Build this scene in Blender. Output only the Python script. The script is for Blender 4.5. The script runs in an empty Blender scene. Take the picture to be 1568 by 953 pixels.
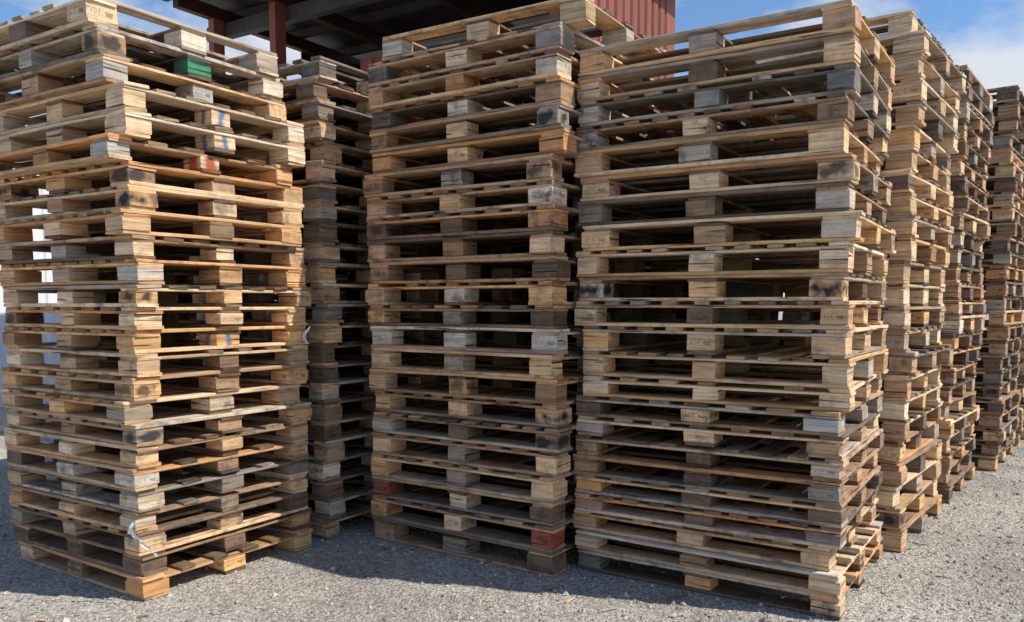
import bpy, math, random
import numpy as np
from mathutils import Vector, Matrix

R = random.Random(23)
scene = bpy.context.scene
scene.view_settings.view_transform = 'Standard'
scene.view_settings.look = 'None'
scene.view_settings.exposure = 0

# ---------------------------------------------------------------- helpers
def new_mat(name):
    m = bpy.data.materials.new(name); m.use_nodes = True
    nt = m.node_tree
    for n in list(nt.nodes): nt.nodes.remove(n)
    out = nt.nodes.new('ShaderNodeOutputMaterial')
    b = nt.nodes.new('ShaderNodeBsdfPrincipled')
    nt.links.new(b.outputs[0], out.inputs[0])
    return m, nt, b

def N(nt, t, **kw):
    n = nt.nodes.new(t)
    for k, v in kw.items(): setattr(n, k, v)
    return n

def math_n(nt, op, a, b=None, clamp=False):
    n = nt.nodes.new('ShaderNodeMath'); n.operation = op; n.use_clamp = clamp
    for i, v in enumerate((a, b)):
        if v is None: continue
        if isinstance(v, (int, float)): n.inputs[i].default_value = v
        else: nt.links.new(v, n.inputs[i])
    return n.outputs[0]

def ramp(nt, fac, stops):
    r = nt.nodes.new('ShaderNodeValToRGB')
    el = r.color_ramp.elements
    while len(el) < len(stops): el.new(0.5)
    for e, (p, c) in zip(el, stops):
        e.position = p
        e.color = c if len(c) == 4 else (*c, 1)
    nt.links.new(fac, r.inputs[0])
    return r.outputs[0]

def mixc(nt, fac, a, b, mode='MIX'):
    n = nt.nodes.new('ShaderNodeMix'); n.data_type = 'RGBA'; n.blend_type = mode
    for i, v in ((0, fac), (6, a), (7, b)):
        if isinstance(v, (int, float)): n.inputs[i].default_value = v
        elif isinstance(v, tuple): n.inputs[i].default_value = v if len(v) == 4 else (*v, 1)
        else: nt.links.new(v, n.inputs[i])
    return n.outputs[2]

def noise(nt, vec, scale, detail=4, rough=0.5):
    n = nt.nodes.new('ShaderNodeTexNoise')
    n.inputs['Scale'].default_value = scale
    n.inputs['Detail'].default_value = detail
    n.inputs['Roughness'].default_value = rough
    if vec is not None: nt.links.new(vec, n.inputs['Vector'])
    return n.outputs['Fac']

def mapping(nt, vec, scale, loc=(0, 0, 0)):
    n = nt.nodes.new('ShaderNodeMapping')
    n.inputs['Scale'].default_value = scale
    n.inputs['Location'].default_value = loc
    nt.links.new(vec, n.inputs['Vector'])
    return n.outputs[0]

# ---------------------------------------------------------------- wood material
def make_wood():
    m, nt, b = new_mat('pallet_wood')
    L = nt.links
    g = N(nt, 'ShaderNodeUVMap', uv_map='grain').outputs[0]
    loc = N(nt, 'ShaderNodeUVMap', uv_map='loc').outputs[0]
    col = N(nt, 'ShaderNodeAttribute', attribute_name='tint').outputs['Color']
    mk = N(nt, 'ShaderNodeAttribute', attribute_name='mark').outputs['Vector']
    sep = N(nt, 'ShaderNodeSeparateXYZ'); L.new(mk, sep.inputs[0])
    geo = N(nt, 'ShaderNodeNewGeometry').outputs['Position']
    fine = noise(nt, mapping(nt, g, (5, 90, 1)), 1.0, 3, 0.65)
    broad = noise(nt, mapping(nt, g, (1.6, 22, 1)), 1.0, 2, 0.55)
    blot = noise(nt, g, 9.0, 4, 0.7)
    crack = noise(nt, mapping(nt, g, (2.2, 60, 1)), 1.0, 1, 0.4)
    gr = ramp(nt, fine, [(0.3, (0.60, 0.56, 0.52)), (0.5, (1.0, 0.99, 0.98)), (0.7, (1.24, 1.22, 1.2))])
    c1 = mixc(nt, 0.85, col, gr, 'MULTIPLY')
    br = ramp(nt, broad, [(0.3, (0.66, 0.57, 0.49)), (0.5, (1.03, 1.01, 0.98)), (0.75, (1.22, 1.2, 1.16))])
    c2 = mixc(nt, 0.8, c1, br, 'MULTIPLY')
    bf = ramp(nt, blot, [(0.49, (0, 0, 0)), (0.7, (1, 1, 1))])
    bf2 = math_n(nt, 'MULTIPLY', bf, sep.outputs[2], True)
    c3 = mixc(nt, bf2, c2, (0.07, 0.058, 0.048))
    dust = noise(nt, geo, 23.0, 2, 0.7)
    df = ramp(nt, dust, [(0.52, (0, 0, 0)), (0.8, (0.35, 0.35, 0.35))])
    c4 = mixc(nt, df, c3, (0.32, 0.28, 0.235))
    ck = ramp(nt, crack, [(0.29, (1, 1, 1)), (0.335, (0, 0, 0))])
    c5 = mixc(nt, math_n(nt, 'MULTIPLY', ck, 0.85), c4, (0.02, 0.015, 0.01))
    s2 = N(nt, 'ShaderNodeSeparateXYZ'); L.new(loc, s2.inputs[0])
    nn = noise(nt, geo, 12, 2, 0.6)
    nno = math_n(nt, 'SUBTRACT', nn, 0.5)
    # soot / ink smudge (mark.x > 0)
    sub = N(nt, 'ShaderNodeVectorMath', operation='SUBTRACT'); L.new(loc, sub.inputs[0])
    sub.inputs[1].default_value = (0.45, 0.48, 0)
    ln = N(nt, 'ShaderNodeVectorMath', operation='LENGTH'); L.new(sub.outputs[0], ln.inputs[0])
    d = math_n(nt, 'ADD', ln.outputs['Value'], math_n(nt, 'MULTIPLY', nno, 1.6))
    sm = ramp(nt, d, [(0.2, (1, 1, 1)), (0.6, (0, 0, 0))])
    sm = math_n(nt, 'MULTIPLY', sm, math_n(nt, 'MAXIMUM', sep.outputs[0], 0.0), True)
    c6 = mixc(nt, sm, c5, (0.025, 0.03, 0.038))
    # sprayed stripe: mark.x < 0 blue, mark.y < 0 red
    dx = math_n(nt, 'ABSOLUTE', math_n(nt, 'ADD', math_n(nt, 'SUBTRACT', s2.outputs[0], 0.5), math_n(nt, 'MULTIPLY', nno, .5)))
    stripe = ramp(nt, dx, [(0.07, (1, 1, 1)), (0.2, (0, 0, 0))])
    fb = math_n(nt, 'MULTIPLY', stripe, math_n(nt, 'MULTIPLY', math_n(nt, 'MINIMUM', sep.outputs[0], 0.0), -1.0), True)
    c6 = mixc(nt, fb, c6, (0.05, 0.17, 0.33))
    wide = ramp(nt, dx, [(0.16, (1, 1, 1)), (0.32, (0, 0, 0))])
    fr = math_n(nt, 'MULTIPLY', wide, math_n(nt, 'MULTIPLY', math_n(nt, 'MINIMUM', sep.outputs[1], 0.0), -1.0), True)
    c6 = mixc(nt, fr, c6, (0.48, 0.07, 0.045))
    # burnt-in stamp strokes
    st = noise(nt, mapping(nt, loc, (13, 3.2, 1)), 1.0, 1, 0.4)
    stm = ramp(nt, st, [(0.55, (0, 0, 0)), (0.58, (1, 1, 1))])
    bu = math_n(nt, 'LESS_THAN', math_n(nt, 'ABSOLUTE', math_n(nt, 'SUBTRACT', s2.outputs[0], 0.5)), 0.36)
    bv = math_n(nt, 'LESS_THAN', math_n(nt, 'ABSOLUTE', math_n(nt, 'SUBTRACT', s2.outputs[1], 0.5)), 0.22)
    stm = math_n(nt, 'MULTIPLY', math_n(nt, 'MULTIPLY', bu, bv), stm)
    stm = math_n(nt, 'MULTIPLY', stm, math_n(nt, 'MAXIMUM', sep.outputs[1], 0.0))
    c7 = mixc(nt, math_n(nt, 'MULTIPLY', stm, 0.6), c6, (0.05, 0.035, 0.025))
    L.new(c7, b.inputs['Base Color'])
    b.inputs['Roughness'].default_value = 0.82
    b.inputs['Specular IOR Level'].default_value = 0.2
    bmp = N(nt, 'ShaderNodeBump')
    bmp.inputs['Strength'].default_value = 0.65
    bmp.inputs['Distance'].default_value = 0.004
    h = math_n(nt, 'SUBTRACT', math_n(nt, 'ADD', fine, math_n(nt, 'MULTIPLY', blot, 0.6)), math_n(nt, 'MULTIPLY', ck, 0.8))
    L.new(h, bmp.inputs['Height'])
    L.new(bmp.outputs[0], b.inputs['Normal'])
    return m
WOOD = make_wood()

# ---------------------------------------------------------------- board accumulator
class Acc:
    def __init__(s):
        s.v = []; s.f = []; s.g = []; s.l = []; s.c = []; s.m = []
    def board(s, cx, cy, z0, axis, Ln, W, T, col, nseg=3, jit=0.0015, ch=0.003, mark=(0, 0, 0.5), rag=0.0, yaw=0.0):
        base = len(s.v)
        hw = W / 2
        prof = [(-hw + ch, 0), (hw - ch, 0), (hw, ch), (hw, T - ch), (hw - ch, T), (-hw + ch, T), (-hw, T - ch), (-hw, ch)]
        per = [0]
        for i in range(8):
            a = prof[i]; b = prof[(i + 1) % 8]
            per.append(per[-1] + math.hypot(a[0] - b[0], a[1] - b[1]))
        ou = R.uniform(0, 60); ov = R.uniform(0, 60)
        bow = R.uniform(-1, 1) * jit * 1.5
        twist = R.uniform(-1, 1) * jit * 0.8 / max(hw, .02)
        for k in range(nseg + 1):
            t = k / nseg
            a = (t - 0.5) * Ln
            dw = R.uniform(-jit, jit) * 1.6
            dz = bow * (1 - (2 * t - 1) ** 2) + R.uniform(-jit, jit) * 0.3
            for (w, z) in prof:
                aa = a
                if rag and (k == 0 or k == nseg): aa += R.uniform(-rag, rag)
                ww = w + dw + R.uniform(-jit, jit) * 0.5 + yaw * a
                zz = z0 + z + dz + twist * w * (t - .5) * 2 + R.uniform(-jit, jit) * 0.2
                if axis == 0: s.v.append((cx + aa, cy + ww, zz))
                else: s.v.append((cx - ww, cy + aa, zz))
        for k in range(nseg):
            u0 = k / nseg; u1 = (k + 1) / nseg
            for i in range(8):
                j = (i + 1) % 8
                s.f.append((base + k * 8 + i, base + k * 8 + j, base + (k + 1) * 8 + j, base + (k + 1) * 8 + i)[::-1])
                gg = [(ou + u0 * Ln, ov + per[i]), (ou + u0 * Ln, ov + per[i + 1]), (ou + u1 * Ln, ov + per[i + 1]), (ou + u1 * Ln, ov + per[i])]
                s.g.extend(gg[::-1])
                zi = prof[i][1] / T; zj = prof[j][1] / T
                s.l.extend([(u0, zi), (u0, zj), (u1, zj), (u1, zi)][::-1])
                s.c.append(col); s.m.append(mark)
        ek = R.uniform(.9, 1.04)
        ec = (col[0] * ek, col[1] * ek * .97, col[2] * ek * .93, 1)
        for k, fl in ((0, False), (nseg, True)):
            idx = [base + k * 8 + i for i in range(8)]
            gg = [(ou + 3 + prof[i][0] * 1.0, ov + prof[i][1] * 1.0) for i in range(8)]
            ll = [(0.5 + prof[i][0] / W, prof[i][1] / T) for i in range(8)]
            if fl: idx = idx[::-1]; gg = gg[::-1]; ll = ll[::-1]
            s.f.append(tuple(idx)); s.g.extend(gg); s.l.extend(ll)
            s.c.append(ec); s.m.append(mark)
    def mesh(s, name):
        me = bpy.data.meshes.new(name)
        me.from_pydata(s.v, [], s.f)
        g = me.uv_layers.new(name='grain'); g.data.foreach_set('uv', np.array(s.g, dtype=np.float32).ravel())
        l = me.uv_layers.new(name='loc'); l.data.foreach_set('uv', np.array(s.l, dtype=np.float32).ravel())
        a = me.attributes.new('tint', 'FLOAT_COLOR', 'FACE'); a.data.foreach_set('color', np.array(s.c, dtype=np.float32).ravel())
        b = me.attributes.new('mark', 'FLOAT_VECTOR', 'FACE'); b.data.foreach_set('vector', np.array(s.m, dtype=np.float32).ravel())
        me.materials.append(WOOD)
        return me

PAL = {
    'fresh':  (0.82, 0.62, 0.41),
    'tan':    (0.71, 0.50, 0.305),
    'honey':  (0.73, 0.45, 0.22),
    'orange': (0.68, 0.36, 0.16),
    'brown':  (0.48, 0.31, 0.19),
    'dark':   (0.21, 0.145, 0.10),
    'grey':   (0.49, 0.42, 0.345),
    'dgrey':  (0.25, 0.215, 0.18),
    'pale':   (0.82, 0.69, 0.53),
}
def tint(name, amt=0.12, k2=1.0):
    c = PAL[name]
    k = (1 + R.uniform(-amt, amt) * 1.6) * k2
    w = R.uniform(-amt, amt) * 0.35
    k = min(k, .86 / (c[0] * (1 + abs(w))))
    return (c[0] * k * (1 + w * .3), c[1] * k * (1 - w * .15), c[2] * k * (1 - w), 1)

def neighbours(kind):
    return {
        'fresh': ['fresh'] * 5 + ['tan', 'pale', 'honey'],
        'tan': ['tan'] * 5 + ['fresh', 'honey', 'brown', 'grey', 'brown', 'grey'],
        'honey': ['honey'] * 4 + ['orange', 'tan', 'tan', 'brown'],
        'brown': ['brown'] * 4 + ['tan', 'tan', 'dark', 'grey', 'orange', 'dark', 'dgrey'],
        'dark': ['dark'] * 4 + ['brown', 'dgrey', 'dgrey', 'brown', 'honey'],
        'grey': ['grey'] * 4 + ['pale', 'brown', 'dgrey', 'dgrey', 'tan', 'brown'],
        'pale': ['pale'] * 4 + ['grey', 'fresh', 'tan'],
    }[kind]

def pallet(L, W, H, kind, variant, seg, soot=0.12, blockcols=None):
    A = Acc()
    nb = neighbours(kind)
    tb = R.uniform(.0165, .0195); ts = 0.0145; td = R.uniform(.0165, .02)
    bh = H - tb - ts - td - 0.0015
    z1 = tb; z2 = z1 + bh; z3 = z2 + ts
    dirt = {'fresh': .35, 'tan': .6, 'honey': .5, 'brown': .85, 'dark': .9, 'grey': .75, 'pale': .45}[kind]
    bl = R.choice([0.145, 0.155, 0.17]); bw = R.choice([0.12, 0.135, 0.15])
    if variant == 1: bl, bw = R.choice([0.13, 0.145, .16]), 0.155
    xs = [-(L - bl) / 2, R.uniform(-.014, .014), (L - bl) / 2]
    ys = [-(W - bw) / 2, 0, (W - bw) / 2]
    def c(inner=False): return tint(R.choice(nb), 0.18, .34 if inner else 1)  # inner boards tinted darker: shade of the gaps painted into the colour
    def mk(inner=False): return (0, 0, min(1, dirt * R.uniform(.4, 1.4) * (1.4 if inner else 1)))  # dirt blotches; stronger on inner boards to deepen their painted shade
    def yw(): return R.gauss(0, .0035)
    if R.random() < 0.8 or variant == 0:
        for i, y in enumerate(ys):
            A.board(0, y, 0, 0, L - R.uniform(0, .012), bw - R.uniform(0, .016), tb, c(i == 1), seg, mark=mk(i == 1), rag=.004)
    else:
        for i, x in enumerate(xs):
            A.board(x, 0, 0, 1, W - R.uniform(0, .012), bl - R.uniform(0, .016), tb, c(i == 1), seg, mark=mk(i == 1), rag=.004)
    for xi, x in enumerate(xs):
        for yi, y in enumerate(ys):
            q = (xi, yi)
            col = None; px_ = None
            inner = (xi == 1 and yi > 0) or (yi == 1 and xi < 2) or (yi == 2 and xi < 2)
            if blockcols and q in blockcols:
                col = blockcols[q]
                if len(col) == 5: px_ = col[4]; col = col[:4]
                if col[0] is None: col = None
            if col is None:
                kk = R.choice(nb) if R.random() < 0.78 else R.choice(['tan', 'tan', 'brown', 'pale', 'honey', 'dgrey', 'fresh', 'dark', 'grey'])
                col = tint(kk, .22, .4 if inner else 1)  # inner blocks carry painted gap shade in their tint
            so = R.uniform(.5, 1.0) if R.random() < soot else 0.0
            stp = R.uniform(.4, 1) if (so == 0 and R.random() < 0.2) else 0.0
            if px_ == 's': so, stp = R.uniform(.8, 1), 0
            if px_ == 'b': so, stp = -.85, 0
            if px_ == 'r': so, stp = 0, -.9
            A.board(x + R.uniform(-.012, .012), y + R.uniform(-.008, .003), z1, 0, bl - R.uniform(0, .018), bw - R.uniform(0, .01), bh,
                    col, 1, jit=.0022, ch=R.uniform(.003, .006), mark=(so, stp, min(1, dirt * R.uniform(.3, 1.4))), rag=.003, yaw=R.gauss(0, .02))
    if variant == 0:
        for i, x in enumerate(xs):
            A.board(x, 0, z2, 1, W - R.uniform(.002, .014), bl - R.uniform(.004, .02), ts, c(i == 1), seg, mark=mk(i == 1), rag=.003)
        n = R.choice([5, 6, 7])
        wds = [R.uniform(.085, .135) for _ in range(n)]
        wds[0] = wds[-1] = R.uniform(.11, .14)
        for i in range(n):
            if 0 < i < n - 1 and R.random() < .03: continue
            inn = 0 < i < n - 1
            y = -W / 2 + wds[0] / 2 + (W - wds[0]) * i / (n - 1)
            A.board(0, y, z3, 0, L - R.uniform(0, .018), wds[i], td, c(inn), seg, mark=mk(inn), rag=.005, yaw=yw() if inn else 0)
    else:
        for i, y in enumerate(ys):
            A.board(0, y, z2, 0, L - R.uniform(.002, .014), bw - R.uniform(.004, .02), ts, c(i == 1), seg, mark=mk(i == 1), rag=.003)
        n = R.choice([7, 8, 9, 10])
        wd = R.uniform(.085, .11) if n > 8 else R.uniform(.1, .13)
        for i in range(n):
            if 0 < i < n - 1 and R.random() < .05: continue
            inn = 0 < i < n - 1
            x = -L / 2 + wd / 2 + (L - wd) * i / (n - 1) + R.uniform(-.008, .008) * inn
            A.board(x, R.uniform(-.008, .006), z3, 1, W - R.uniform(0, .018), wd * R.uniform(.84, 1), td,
                    tint(R.choice(nb), .18, .6 if inn else 1), seg, mark=mk(inn), rag=.005, yaw=yw() if inn else 0)  # deck boards between the end ones darkened as painted shade
    return A.mesh('wooden_pallet_mesh')

def stack(P, yaw, L, W, heights, kinds, seg=4, soot=.12, shifts=None, marks=None, lean=(0, 0), jitter=1.5, variants=None):
    yaw = math.radians(yaw)
    ex = Vector((math.cos(yaw), math.sin(yaw), 0)); ey = Vector((-math.sin(yaw), math.cos(yaw), 0))
    cen = Vector((P[0], P[1], 0)) - ex * L / 2 + ey * W / 2
    root = bpy.data.objects.new('pallet_stack', None)
    root.empty_display_size = .3
    scene.collection.objects.link(root)
    root.location = cen; root.rotation_euler = (0, 0, yaw)
    tot = sum(heights)
    heights = [h + R.uniform(-.0055, .0055) for h in heights]
    k_ = tot / sum(heights); heights = [h * k_ for h in heights]
    z = 0.004
    wx = wy = 0.0
    for i, h in enumerate(heights):
        k = kinds[i] if i < len(kinds) else R.choice(['tan', 'brown'])
        v = variants[i] if variants else (0 if R.random() < .5 else 1)
        l = L + R.uniform(-.03, .006); w = W + R.uniform(-.03, .006)
        me = pallet(l, w, h, k, v, seg, soot, (marks or {}).get(i))
        o = bpy.data.objects.new('wooden_pallet', me)
        scene.collection.objects.link(o)
        o.parent = root
        wx = wx * .6 + R.uniform(-.013, .013) * jitter; wy = wy * .6 + R.uniform(-.012, .012) * jitter
        ox = oy = 0
        if R.random() < .15: ox = R.uniform(-.04, .04); oy = R.uniform(-.035, .035)
        sx, sy, sr = (shifts or {}).get(i, (0, 0, 0))
        o.location = (wx + ox + sx + lean[0] * z, wy + oy + sy + lean[1] * z, z)
        o.rotation_euler = (0, 0, math.radians(R.gauss(0, .5) * jitter + sr))
        z += h
    return root

def kinds(n, weights, seed):
    r = random.Random(seed); ks = list(weights); ws = [weights[k] for k in ks]
    return r.choices(ks, ws, k=n)

S_ = (None, 0, 0, 1, 's')
GREEN = (0.05, 0.25, 0.13, 1); GRY = (.48, .47, .44, 1)
LG = (.6, .56, .5, 1); FR = PAL['fresh'] + (1,); HO = PAL['honey'] + (1,)
hA = [.112] * 8 + [.118] * 13 + [.13] * 4
kA = ['honey', 'dark', 'brown', 'tan', 'grey', 'brown', 'tan', 'tan', 'honey', 'honey', 'tan', 'honey', 'honey', 'tan', 'honey', 'brown', 'honey', 'tan', 'honey', 'honey', 'fresh', 'fresh', 'brown', 'grey', 'pale']
mA = {0: {(2, 0): (.66, .36, .15, 1)}, 23: {(2, 1): GREEN, (1, 0): GRY}, 22: {(2, 0): GRY, (2, 1): GRY}, 19: {(2, 1): FR + ('r',), (2, 0): GRY}, 5: {(2, 0): LG, (1, 0): LG},
      20: {(2, 0): FR, (2, 1): FR + ('b',)}, 21: {(2, 0): FR, (2, 1): FR + ('b',)}, 11: {(2, 1): HO + ('b',)}, 12: {(2, 0): FR, (2, 1): FR},
      18: {(2, 0): S_}, 17: {(2, 0): S_}, 13: {(2, 0): S_}, 9: {(2, 0): S_}, 7: {(2, 0): S_}, 15: {(2, 0): FR, (2, 1): FR}}
stack((-1.8385, 3.976), -32.4, 1.26, 1.146, hA, kA, 5, .03,
      shifts={22: (-.10, -.06, 0), 23: (-.11, -.05, .8), 24: (-.10, -.08, -1.0), 19: (-.04, -.05, 0), 18: (-.02, .02, 0), 16: (.02, -.02, .6)},
      marks=mA, lean=(.004, -.008))
hB = [.1345] * 23
kB = ['dark', 'brown', 'brown', 'tan', 'brown', 'brown', 'tan', 'honey', 'tan', 'grey', 'dark', 'tan', 'brown', 'brown', 'brown', 'brown', 'brown', 'honey', 'tan', 'brown', 'brown', 'brown', 'tan']
mB = {1: {(2, 0): (.42, .10, .06, 1)}, 2: {(0, 0): (.3, .085, .055, 1)}, 9: {(0, 0): LG, (1, 0): LG, (2, 0): LG}, 22: {(0, 0): LG, (2, 0): (.6, .45, .28, 1)}, 17: {(2, 0): (.66, .32, .15, 1)},
      16: {(2, 0): S_}, 18: {(2, 0): S_}, 5: {(2, 0): S_}, 6: {(2, 0): S_}, 14: {(0, 0): S_}}
stack((.225, 4.367), -34.2, 1.37, 1.14, hB, kB, 5, .03, marks=mB, shifts={22: (.09, .05, 3)})
hC = [.1095] * 10 + [.136] * 13
kC = ['brown', 'tan', 'tan', 'brown', 'brown', 'brown', 'brown', 'grey', 'grey', 'fresh', 'tan', 'tan', 'tan', 'tan', 'fresh', 'tan', 'brown', 'tan', 'tan', 'brown', 'grey', 'tan', 'tan']
mC = {8: {(2, 0): (.5, .48, .45, 1)}, 20: {(2, 0): (.2, .19, .18, 1), (1, 0): (.3, .285, .26, 1)}, 9: {(0, 0): FR, (1, 0): FR, (2, 0): FR}, 19: {(0, 0): (.5, .44, .4, 1)},
      13: {(2, 0): S_, (0, 0): S_}, 17: {(2, 0): S_}, 14: {(2, 0): FR, (1, 0): FR}}
stack((1.56, 3.755), -32.8, 1.425, 1.18, hC, kC, 5, .02, marks=mC, lean=(-.014, .004))
stack((-1.17, 5.07), -32, 1.26, 1.14, [.125] * 24, kinds(24, {'dark': 5, 'grey': 2, 'brown': 4}, 3), 2, .03)
stack((2.34, 4.80), -37.5, 1.32, 1.24, [.133] * 24, kinds(24, {'fresh': 4, 'tan': 5, 'pale': 1, 'grey': 1, 'brown': 1}, 5), 4, .02)
stack((3.26, 6.0), -38, 1.3, 1.2, [.128] * 25, kinds(25, {'fresh': 1, 'tan': 3, 'brown': 5, 'dark': 1, 'grey': 2}, 6), 2, .03)
stack((4.36, 7.22), -38, 1.3, 1.2, [.13] * 26, kinds(26, {'brown': 4, 'tan': 1, 'dark': 6}, 8), 2, .05)
stack((5.35, 8.5), -38, 1.3, 1.2, [.13] * 22, kinds(22, {'brown': 4, 'tan': 2, 'dark': 3, 'honey': 1}, 9), 1, .03)
stack((.84, 5.42), -34, 1.30, 1.16, [.134] * 20, kinds(20, {'brown': 3, 'dark': 9}, 10), 1, 0)
stack((-.50, 6.30), -33, 1.26, 1.14, [.13] * 22, kinds(22, {'brown': 3, 'dark': 9}, 11), 1, 0)
stack((1.60, 6.75), -34, 1.36, 1.16, [.134] * 20, kinds(20, {'brown': 3, 'dark': 9}, 12), 1, 0)
stack((-2.38, 5.98), -33, 1.15, 1.14, [.13] * 19, kinds(19, {'brown': 3, 'dark': 9}, 13), 1, 0)

# ---------------------------------------------------------------- ground
def make_ground():
    m, nt, b = new_mat('gravel_ground'); L = nt.links
    geo = N(nt, 'ShaderNodeNewGeometry').outputs['Position']
    n1 = noise(nt, geo, 0.8, 6, .7)
    n2 = noise(nt, geo, 55, 5, .8)
    vo = N(nt, 'ShaderNodeTexVoronoi'); vo.inputs['Scale'].default_value = 70; L.new(geo, vo.inputs['Vector'])
    vo2 = N(nt, 'ShaderNodeTexVoronoi'); vo2.inputs['Scale'].default_value = 150; L.new(geo, vo2.inputs['Vector'])
    base = ramp(nt, n1, [(.32, (.31, .285, .25)), (.5, (.43, .395, .34)), (.68, (.55, .505, .435))])
    st = ramp(nt, n2, [(.3, (.35, .35, .36)), (.5, (1, 1, 1)), (.72, (1.4, 1.37, 1.32))])
    c = mixc(nt, .8, base, st, 'MULTIPLY')
    g = N(nt, 'ShaderNodeRGBToBW'); L.new(vo.outputs['Color'], g.inputs[0])
    cs = ramp(nt, g.outputs[0], [(.15, (.45, .46, .48)), (.5, (1, 1, 1)), (.85, (1.45, 1.41, 1.33))])
    c = mixc(nt, .8, c, cs, 'MULTIPLY')
    L.new(c, b.inputs['Base Color']); b.inputs['Roughness'].default_value = .95
    b.inputs['Specular IOR Level'].default_value = .15
    h = math_n(nt, 'ADD', math_n(nt, 'MULTIPLY', vo.outputs['Distance'], -1.0), math_n(nt, 'MULTIPLY', vo2.outputs['Distance'], -.5))
    h = math_n(nt, 'ADD', h, math_n(nt, 'MULTIPLY', n2, .8))
    bm = N(nt, 'ShaderNodeBump'); bm.inputs['Strength'].default_value = .7; bm.inputs['Distance'].default_value = .014
    L.new(h, bm.inputs['Height']); L.new(bm.outputs[0], b.inputs['Normal'])
    return m
me = bpy.data.meshes.new('ground')
S = 400
me.from_pydata([(-S, -S, 0), (S, -S, 0), (S, S, 0), (-S, S, 0)], [], [(0, 1, 2, 3)])
me.materials.append(make_ground())
scene.collection.objects.link(bpy.data.objects.new('ground', me))

rs = np.random.RandomState(4)
NS = 75000
px = rs.uniform(-4.5, 8, NS); py = 2.6 + rs.power(.7, NS) * 8
rad = np.clip(rs.lognormal(math.log(.0048), .52, NS), .002, .023)
octv = np.array([(1, 0, 0), (0, 1, 0), (-1, 0, 0), (0, -1, 0), (0, 0, .75), (0, 0, -.6)])
octf = np.array([(0, 1, 4), (1, 2, 4), (2, 3, 4), (3, 0, 4), (1, 0, 5), (2, 1, 5), (3, 2, 5), (0, 3, 5)])
V = octv[None] * (1 + rs.uniform(-.35, .35, (NS, 6, 3))) + rs.uniform(-.22, .22, (NS, 6, 3))
an = rs.uniform(0, 6.28, NS); ca, sa = np.cos(an), np.sin(an)
X = V[..., 0] * ca[:, None] - V[..., 1] * sa[:, None]; Y = V[..., 0] * sa[:, None] + V[..., 1] * ca[:, None]
V = np.stack([X, Y, V[..., 2]], -1) * rad[:, None, None]
V[..., 0] += px[:, None]; V[..., 1] += py[:, None]; V[..., 2] += (rad * .25)[:, None]
F = (octf[None] + (np.arange(NS) * 6)[:, None, None]).reshape(-1, 3)
me = bpy.data.meshes.new('gravel'); me.from_pydata(V.reshape(-1, 3).tolist(), [], F.tolist())
cc = np.repeat(rs.uniform(.4, 1.3, NS), 8)[:, None] * np.array([[.46, .425, .375]]); cc = np.hstack([cc, np.ones((len(cc), 1))])
a = me.attributes.new('tint', 'FLOAT_COLOR', 'FACE'); a.data.foreach_set('color', cc.astype(np.float32).ravel())
m, nt, b = new_mat('gravel_stone')
at = N(nt, 'ShaderNodeAttribute', attribute_name='tint'); nt.links.new(at.outputs['Color'], b.inputs['Base Color']); b.inputs['Roughness'].default_value = .9
me.materials.append(m)
scene.collection.objects.link(bpy.data.objects.new('gravel', me))

A = Acc()
rr = random.Random(21)
for i in range(90):
    x = rr.uniform(-3.4, 4.5); y = rr.uniform(3.1, 5.2) if x < 1.8 else rr.uniform(3.2, 8)
    A.board(x, y, .004, rr.choice([0, 1]), rr.uniform(.02, .08), rr.uniform(.005, .013), rr.uniform(.004, .007),
            tint(rr.choice(['tan', 'brown', 'dark', 'grey']), .2), 1, jit=.001, ch=.001, rag=.008, yaw=rr.uniform(-1, 1))
scene.collection.objects.link(bpy.data.objects.new('wood_splinters', A.mesh('wood_splinters')))

m, nt, b = new_mat('plastic_film'); b.inputs['Base Color'].default_value = (.8, .82, .84, 1); b.inputs['Roughness'].default_value = .25
FILM = m
def film(p, ln, w, seed, side):
    rr = random.Random(seed); vs = []; fs = []; n = 14
    for i in range(n + 1):
        t = i / n
        cx = math.sin(t * 5 + seed) * .02 + side * .10 * t * t; cz = -ln * t; cy = -.02 - .012 * math.sin(t * 9)
        ww = w * (1 - .5 * t) * rr.uniform(.6, 1.2)
        for k in range(4):
            s = k / 3 - .5
            vs.append((cx + s * ww, cy + rr.uniform(-.008, .008), cz + rr.uniform(-.006, .006)))
    for i in range(n):
        for k in range(3):
            a = i * 4 + k; fs.append((a, a + 1, a + 5, a + 4))
    me = bpy.data.meshes.new('plastic_film_scrap'); me.from_pydata(vs, [], fs); me.materials.append(FILM)
    for q in me.polygons: q.use_smooth = True
    o = bpy.data.objects.new('plastic_film_scrap', me); o.location = p; scene.collection.objects.link(o)
film((-1.86, 3.955, .43), .17, .03, 3, 1)
film((-1.235, 4.92, 1.36), .10, .02, 8, .1)

# ---------------------------------------------------------------- shed
def box_part(name, parent, lo, hi, mat):
    x0, y0, z0 = lo; x1, y1, z1 = hi
    v = [(x0, y0, z0), (x1, y0, z0), (x1, y1, z0), (x0, y1, z0), (x0, y0, z1), (x1, y0, z1), (x1, y1, z1), (x0, y1, z1)]
    f = [(0, 3, 2, 1), (4, 5, 6, 7), (0, 1, 5, 4), (1, 2, 6, 5), (2, 3, 7, 6), (3, 0, 4, 7)]
    me = bpy.data.meshes.new(name); me.from_pydata(v, [], f); me.materials.append(mat)
    o = bpy.data.objects.new(name, me); scene.collection.objects.link(o); o.parent = parent
    return o

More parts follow.
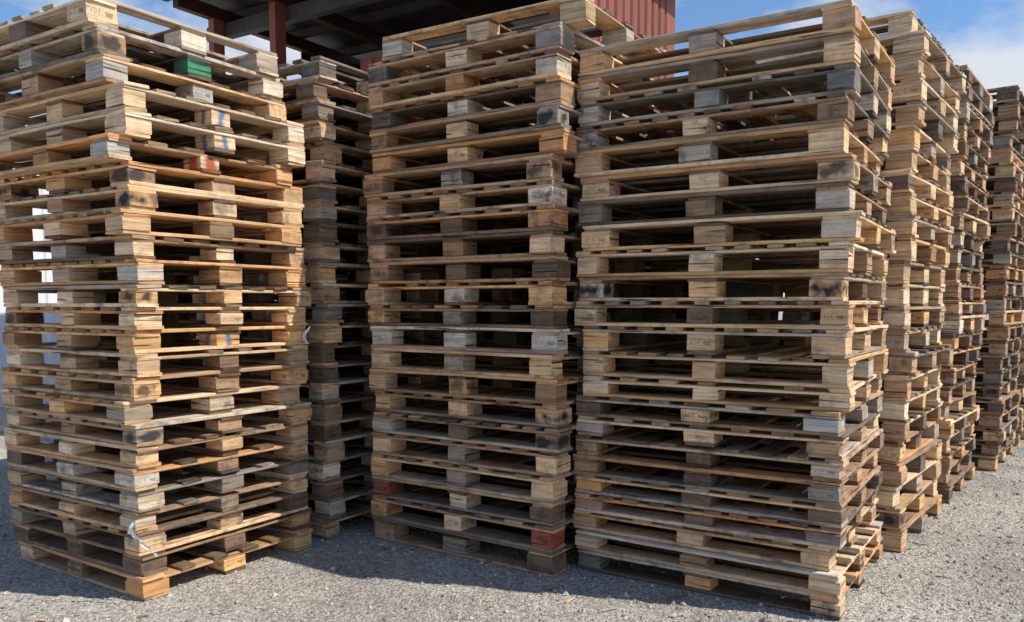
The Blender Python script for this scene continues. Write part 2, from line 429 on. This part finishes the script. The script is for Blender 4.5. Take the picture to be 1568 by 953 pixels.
def corr(name, parent, p0, p1, z0, z1, mat, pitch=.2, amp=.025):
    p0 = Vector(p0); p1 = Vector(p1); d = p1 - p0; n = int(d.length / pitch); u = d.normalized(); nn = Vector((-u.y, u.x))
    pts = []
    for i in range(n):
        b0 = i * pitch
        for t, o in ((0, 0), (.3, 0), (.4, 1), (.6, 1), (.7, 0)):
            pts.append(p0 + u * (b0 + t * pitch) + nn * o * amp)
    pts.append(p1)
    v = [(p.x, p.y, z0) for p in pts] + [(p.x, p.y, z1) for p in pts]
    k = len(pts); f = [(i, i + 1, k + i + 1, k + i) for i in range(k - 1)]
    me = bpy.data.meshes.new(name); me.from_pydata(v, [], f); me.materials.append(mat)
    o = bpy.data.objects.new(name, me); scene.collection.objects.link(o); o.parent = parent
    return o

def metal(name, c, c2, sc=3):
    m, nt, b = new_mat(name)
    geo = N(nt, 'ShaderNodeNewGeometry').outputs['Position']
    n1 = noise(nt, mapping(nt, geo, (1, 1, .25)), sc, 6, .7)
    nt.links.new(ramp(nt, n1, [(.35, c), (.65, c2)]), b.inputs['Base Color'])
    b.inputs['Roughness'].default_value = .6
    return m
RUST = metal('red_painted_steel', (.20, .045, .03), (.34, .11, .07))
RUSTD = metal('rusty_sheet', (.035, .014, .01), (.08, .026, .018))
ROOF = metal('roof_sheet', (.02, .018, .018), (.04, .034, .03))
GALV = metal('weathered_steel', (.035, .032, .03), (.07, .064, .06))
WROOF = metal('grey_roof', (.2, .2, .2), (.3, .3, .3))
shed = bpy.data.objects.new('open_metal_shed', None); scene.collection.objects.link(shed)
shed.location = (.48, 7.88, 0); shed.rotation_euler = (0, 0, math.radians(-32))
LN = 5.1; DP = 2.8; H = 5.2
for i, x in enumerate((-LN + .1, -3.9, -.1)):
    box_part('column', shed, (x - .05, -.0, 0), (x + .05, .16, H - .15), RUST)
for i, x in enumerate((-LN + .1, -3.9, -2.2, -.1)):
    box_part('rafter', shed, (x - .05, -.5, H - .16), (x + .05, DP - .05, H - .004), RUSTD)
box_part('eave_beam', shed, (-LN - .2, .17, H - .34), (.0, .28, H - .17), GALV)
corr('side_wall', shed, (0.02, 0), (0.02, DP), 0, H - .02, RUST)
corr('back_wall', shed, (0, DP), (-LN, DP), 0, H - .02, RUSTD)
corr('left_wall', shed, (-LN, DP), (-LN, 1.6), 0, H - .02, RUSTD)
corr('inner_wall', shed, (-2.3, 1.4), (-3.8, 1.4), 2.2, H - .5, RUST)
for k in range(4):
    y = -.45 + k * .95
    box_part('purlin', shed, (-LN - .25, y, H), (.15, y + .08, H + .1), GALV)
box_part('roof', shed, (-LN - .35, -.7, H + .105), (.2, DP + .2, H + .16), ROOF)
box_part('fascia', shed, (-LN - .37, -.73, H - .02), (.22, -.703, H + .2), GALV)
box_part('end_fascia', shed, (.203, -.7, H - .0), (.23, DP + .2, H + .2), RUST)

# ---------------------------------------------------------------- white warehouse, seen through the left stack
m, nt, b = new_mat('white_painted_metal')
geo = N(nt, 'ShaderNodeNewGeometry').outputs['Position']
nt.links.new(ramp(nt, noise(nt, mapping(nt, geo, (1, 1, .2)), 2, 5, .6), [(.3, (.74, .77, .81)), (.7, (.82, .83, .84))]), b.inputs['Base Color'])
WH = m
m, nt, b = new_mat('dark_opening'); b.inputs['Base Color'].default_value = (.06, .07, .09, 1); b.inputs['Roughness'].default_value = .3
GL = m
wh = bpy.data.objects.new('white_warehouse', None); scene.collection.objects.link(wh)
wh.location = (-6.2, 13.5, 0); wh.rotation_euler = (0, 0, math.radians(55))
corr('front_wall', wh, (-14, 0), (0, 0), 0.0, 3.7, WH, .25, -.02)
corr('end_wall', wh, (0, 0), (0, 8), 0, 3.7, WH, .25, -.02)
corr('rear_wall', wh, (0, 8), (-14, 8), 0, 3.7, WH, .25, -.02)
corr('far_wall', wh, (-14, 8), (-14, 0), 0, 3.7, WH, .25, -.02)
box_part('roof', wh, (-14.2, -.2, 3.7), (.2, 8.2, 3.85), WROOF)
box_part('window', wh, (-12, -.06, 1.4), (-10.6, -.035, 2.3), GL)

# ---------------------------------------------------------------- trees
def leaf_mat():
    m, nt, b = new_mat('foliage')
    geo = N(nt, 'ShaderNodeNewGeometry').outputs['Position']
    nt.links.new(ramp(nt, noise(nt, geo, 1.4, 4, .6), [(.35, (.03, .055, .018)), (.65, (.085, .13, .035))]), b.inputs['Base Color'])
    b.inputs['Roughness'].default_value = .7
    return m
LEAF = leaf_mat()
m, nt, b = new_mat('bark'); b.inputs['Base Color'].default_value = (.09, .065, .045, 1); b.inputs['Roughness'].default_value = .9
BARK = m
def tree(x, y, h, r, seed):
    rr = random.Random(seed); vs = []; fs = []; mi = []
    def limb(p, q, r0, r1, n=7):
        b0 = len(vs); d = (q - p).normalized(); a = d.orthogonal().normalized(); c = d.cross(a)
        for (pt, rad) in ((p, r0), (q, r1)):
            for i in range(n):
                t = 2 * math.pi * i / n; vs.append(tuple(pt + (a * math.cos(t) + c * math.sin(t)) * rad))
        for i in range(n):
            j = (i + 1) % n; fs.append((b0 + i, b0 + j, b0 + n + j, b0 + n + i)); mi.append(0)
    top = Vector((0, 0, h * .8)); limb(Vector((0, 0, 0)), Vector((0, 0, h * .4)), .03 * h, .022 * h); limb(Vector((0, 0, h * .4)), top, .022 * h, .005 * h)
    cl = []
    for i in range(26):
        t = rr.uniform(.2, .98); a = rr.uniform(0, 6.28); rad = r * math.sin(math.pi * min(1, (t - .1) / .95)) * rr.uniform(.4, 1.0)
        c = Vector((math.cos(a) * rad, math.sin(a) * rad, h * t)); cl.append((c, rr.uniform(.16, .3) * r))
        if i < 12: limb(Vector((0, 0, h * t * .72)), c, .008 * h, .002 * h, 5)
    for c, cr in cl:
        for _ in range(110):
            d = Vector((rr.gauss(0, 1), rr.gauss(0, 1), rr.gauss(0, .8))) * cr * .75
            p = c + d; s = rr.uniform(.07, .16)
            u = Vector((rr.gauss(0, 1), rr.gauss(0, 1), rr.gauss(0, 1))).normalized(); w = u.orthogonal().normalized()
            b0 = len(vs)
            for q in (p + u * s, p + w * s * .6, p - u * s, p - w * s * .6): vs.append(tuple(q))
            fs.append((b0, b0 + 1, b0 + 2, b0 + 3)); mi.append(1)
    me = bpy.data.meshes.new('tree'); me.from_pydata(vs, [], fs); me.materials.append(BARK); me.materials.append(LEAF)
    me.polygons.foreach_set('material_index', mi)
    o = bpy.data.objects.new('tree', me); o.location = (x, y, 0); scene.collection.objects.link(o)
for i, (x, y, h) in enumerate([(23.5, 38, 5.2), (26.5, 40, 6), (30, 39, 5.4), (21, 41, 5.6), (34, 41, 6.4), (38, 40, 5.5), (27.5, 46, 7), (24.5, 36, 4.6)]):
    tree(x, y, h, h * .36, 50 + i)

# ---------------------------------------------------------------- light, sky
el = math.radians(49); sx, sy = .972, -.235
d = Vector((math.cos(el) * sx, math.cos(el) * sy, math.sin(el)))
sun = bpy.data.lights.new('sun', 'SUN'); sun.energy = 5.0; sun.angle = math.radians(.5); sun.color = (1, .95, .86)
so = bpy.data.objects.new('sun', sun); so.rotation_euler = d.to_track_quat('Z', 'Y').to_euler(); so.location = (8, -2, 8)
scene.collection.objects.link(so)
w = bpy.data.worlds.new('World'); scene.world = w; w.use_nodes = True
nt = w.node_tree; bg = nt.nodes['Background']
sky = nt.nodes.new('ShaderNodeTexSky'); sky.sky_type = 'NISHITA'; sky.sun_disc = False
sky.sun_elevation = el; sky.sun_rotation = math.atan2(sx, sy); sky.air_density = 1.1; sky.dust_density = .1; sky.ozone_density = 1.6
tc = nt.nodes.new('ShaderNodeTexCoord')
sg = N(nt, 'ShaderNodeSeparateXYZ'); nt.links.new(tc.outputs['Generated'], sg.inputs[0])
cn = noise(nt, mapping(nt, tc.outputs['Generated'], (1.3, 1.3, 2.6), (.6, .2, 0)), 3.0, 6, .56)
cn = math_n(nt, 'ADD', cn, math_n(nt, 'MULTIPLY', sg.outputs[0], .07))
cn = math_n(nt, 'SUBTRACT', cn, math_n(nt, 'MULTIPLY', math_n(nt, 'SUBTRACT', sg.outputs[2], .42), .35))
cf = ramp(nt, cn, [(.5, (0, 0, 0)), (.66, (.9, .9, .9))])
blue = mixc(nt, 1.0, sky.outputs[0], (.82, 1.02, 1.24), 'MULTIPLY')
col = mixc(nt, cf, blue, (6.6, 6.8, 7.2))
nt.links.new(col, bg.inputs[0]); bg.inputs[1].default_value = .12

# ---------------------------------------------------------------- camera
cam = bpy.data.cameras.new('camera'); co = bpy.data.objects.new('camera', cam); scene.collection.objects.link(co)
co.location = (0, 0, 1.5); co.rotation_euler = (math.radians(90 - 4.9), 0, 0)
cam.sensor_width = 36; cam.lens = 36 * 1250 / 1568; cam.shift_y = 96 / 1568
cam.clip_start = .05; cam.clip_end = 2000
scene.camera = co
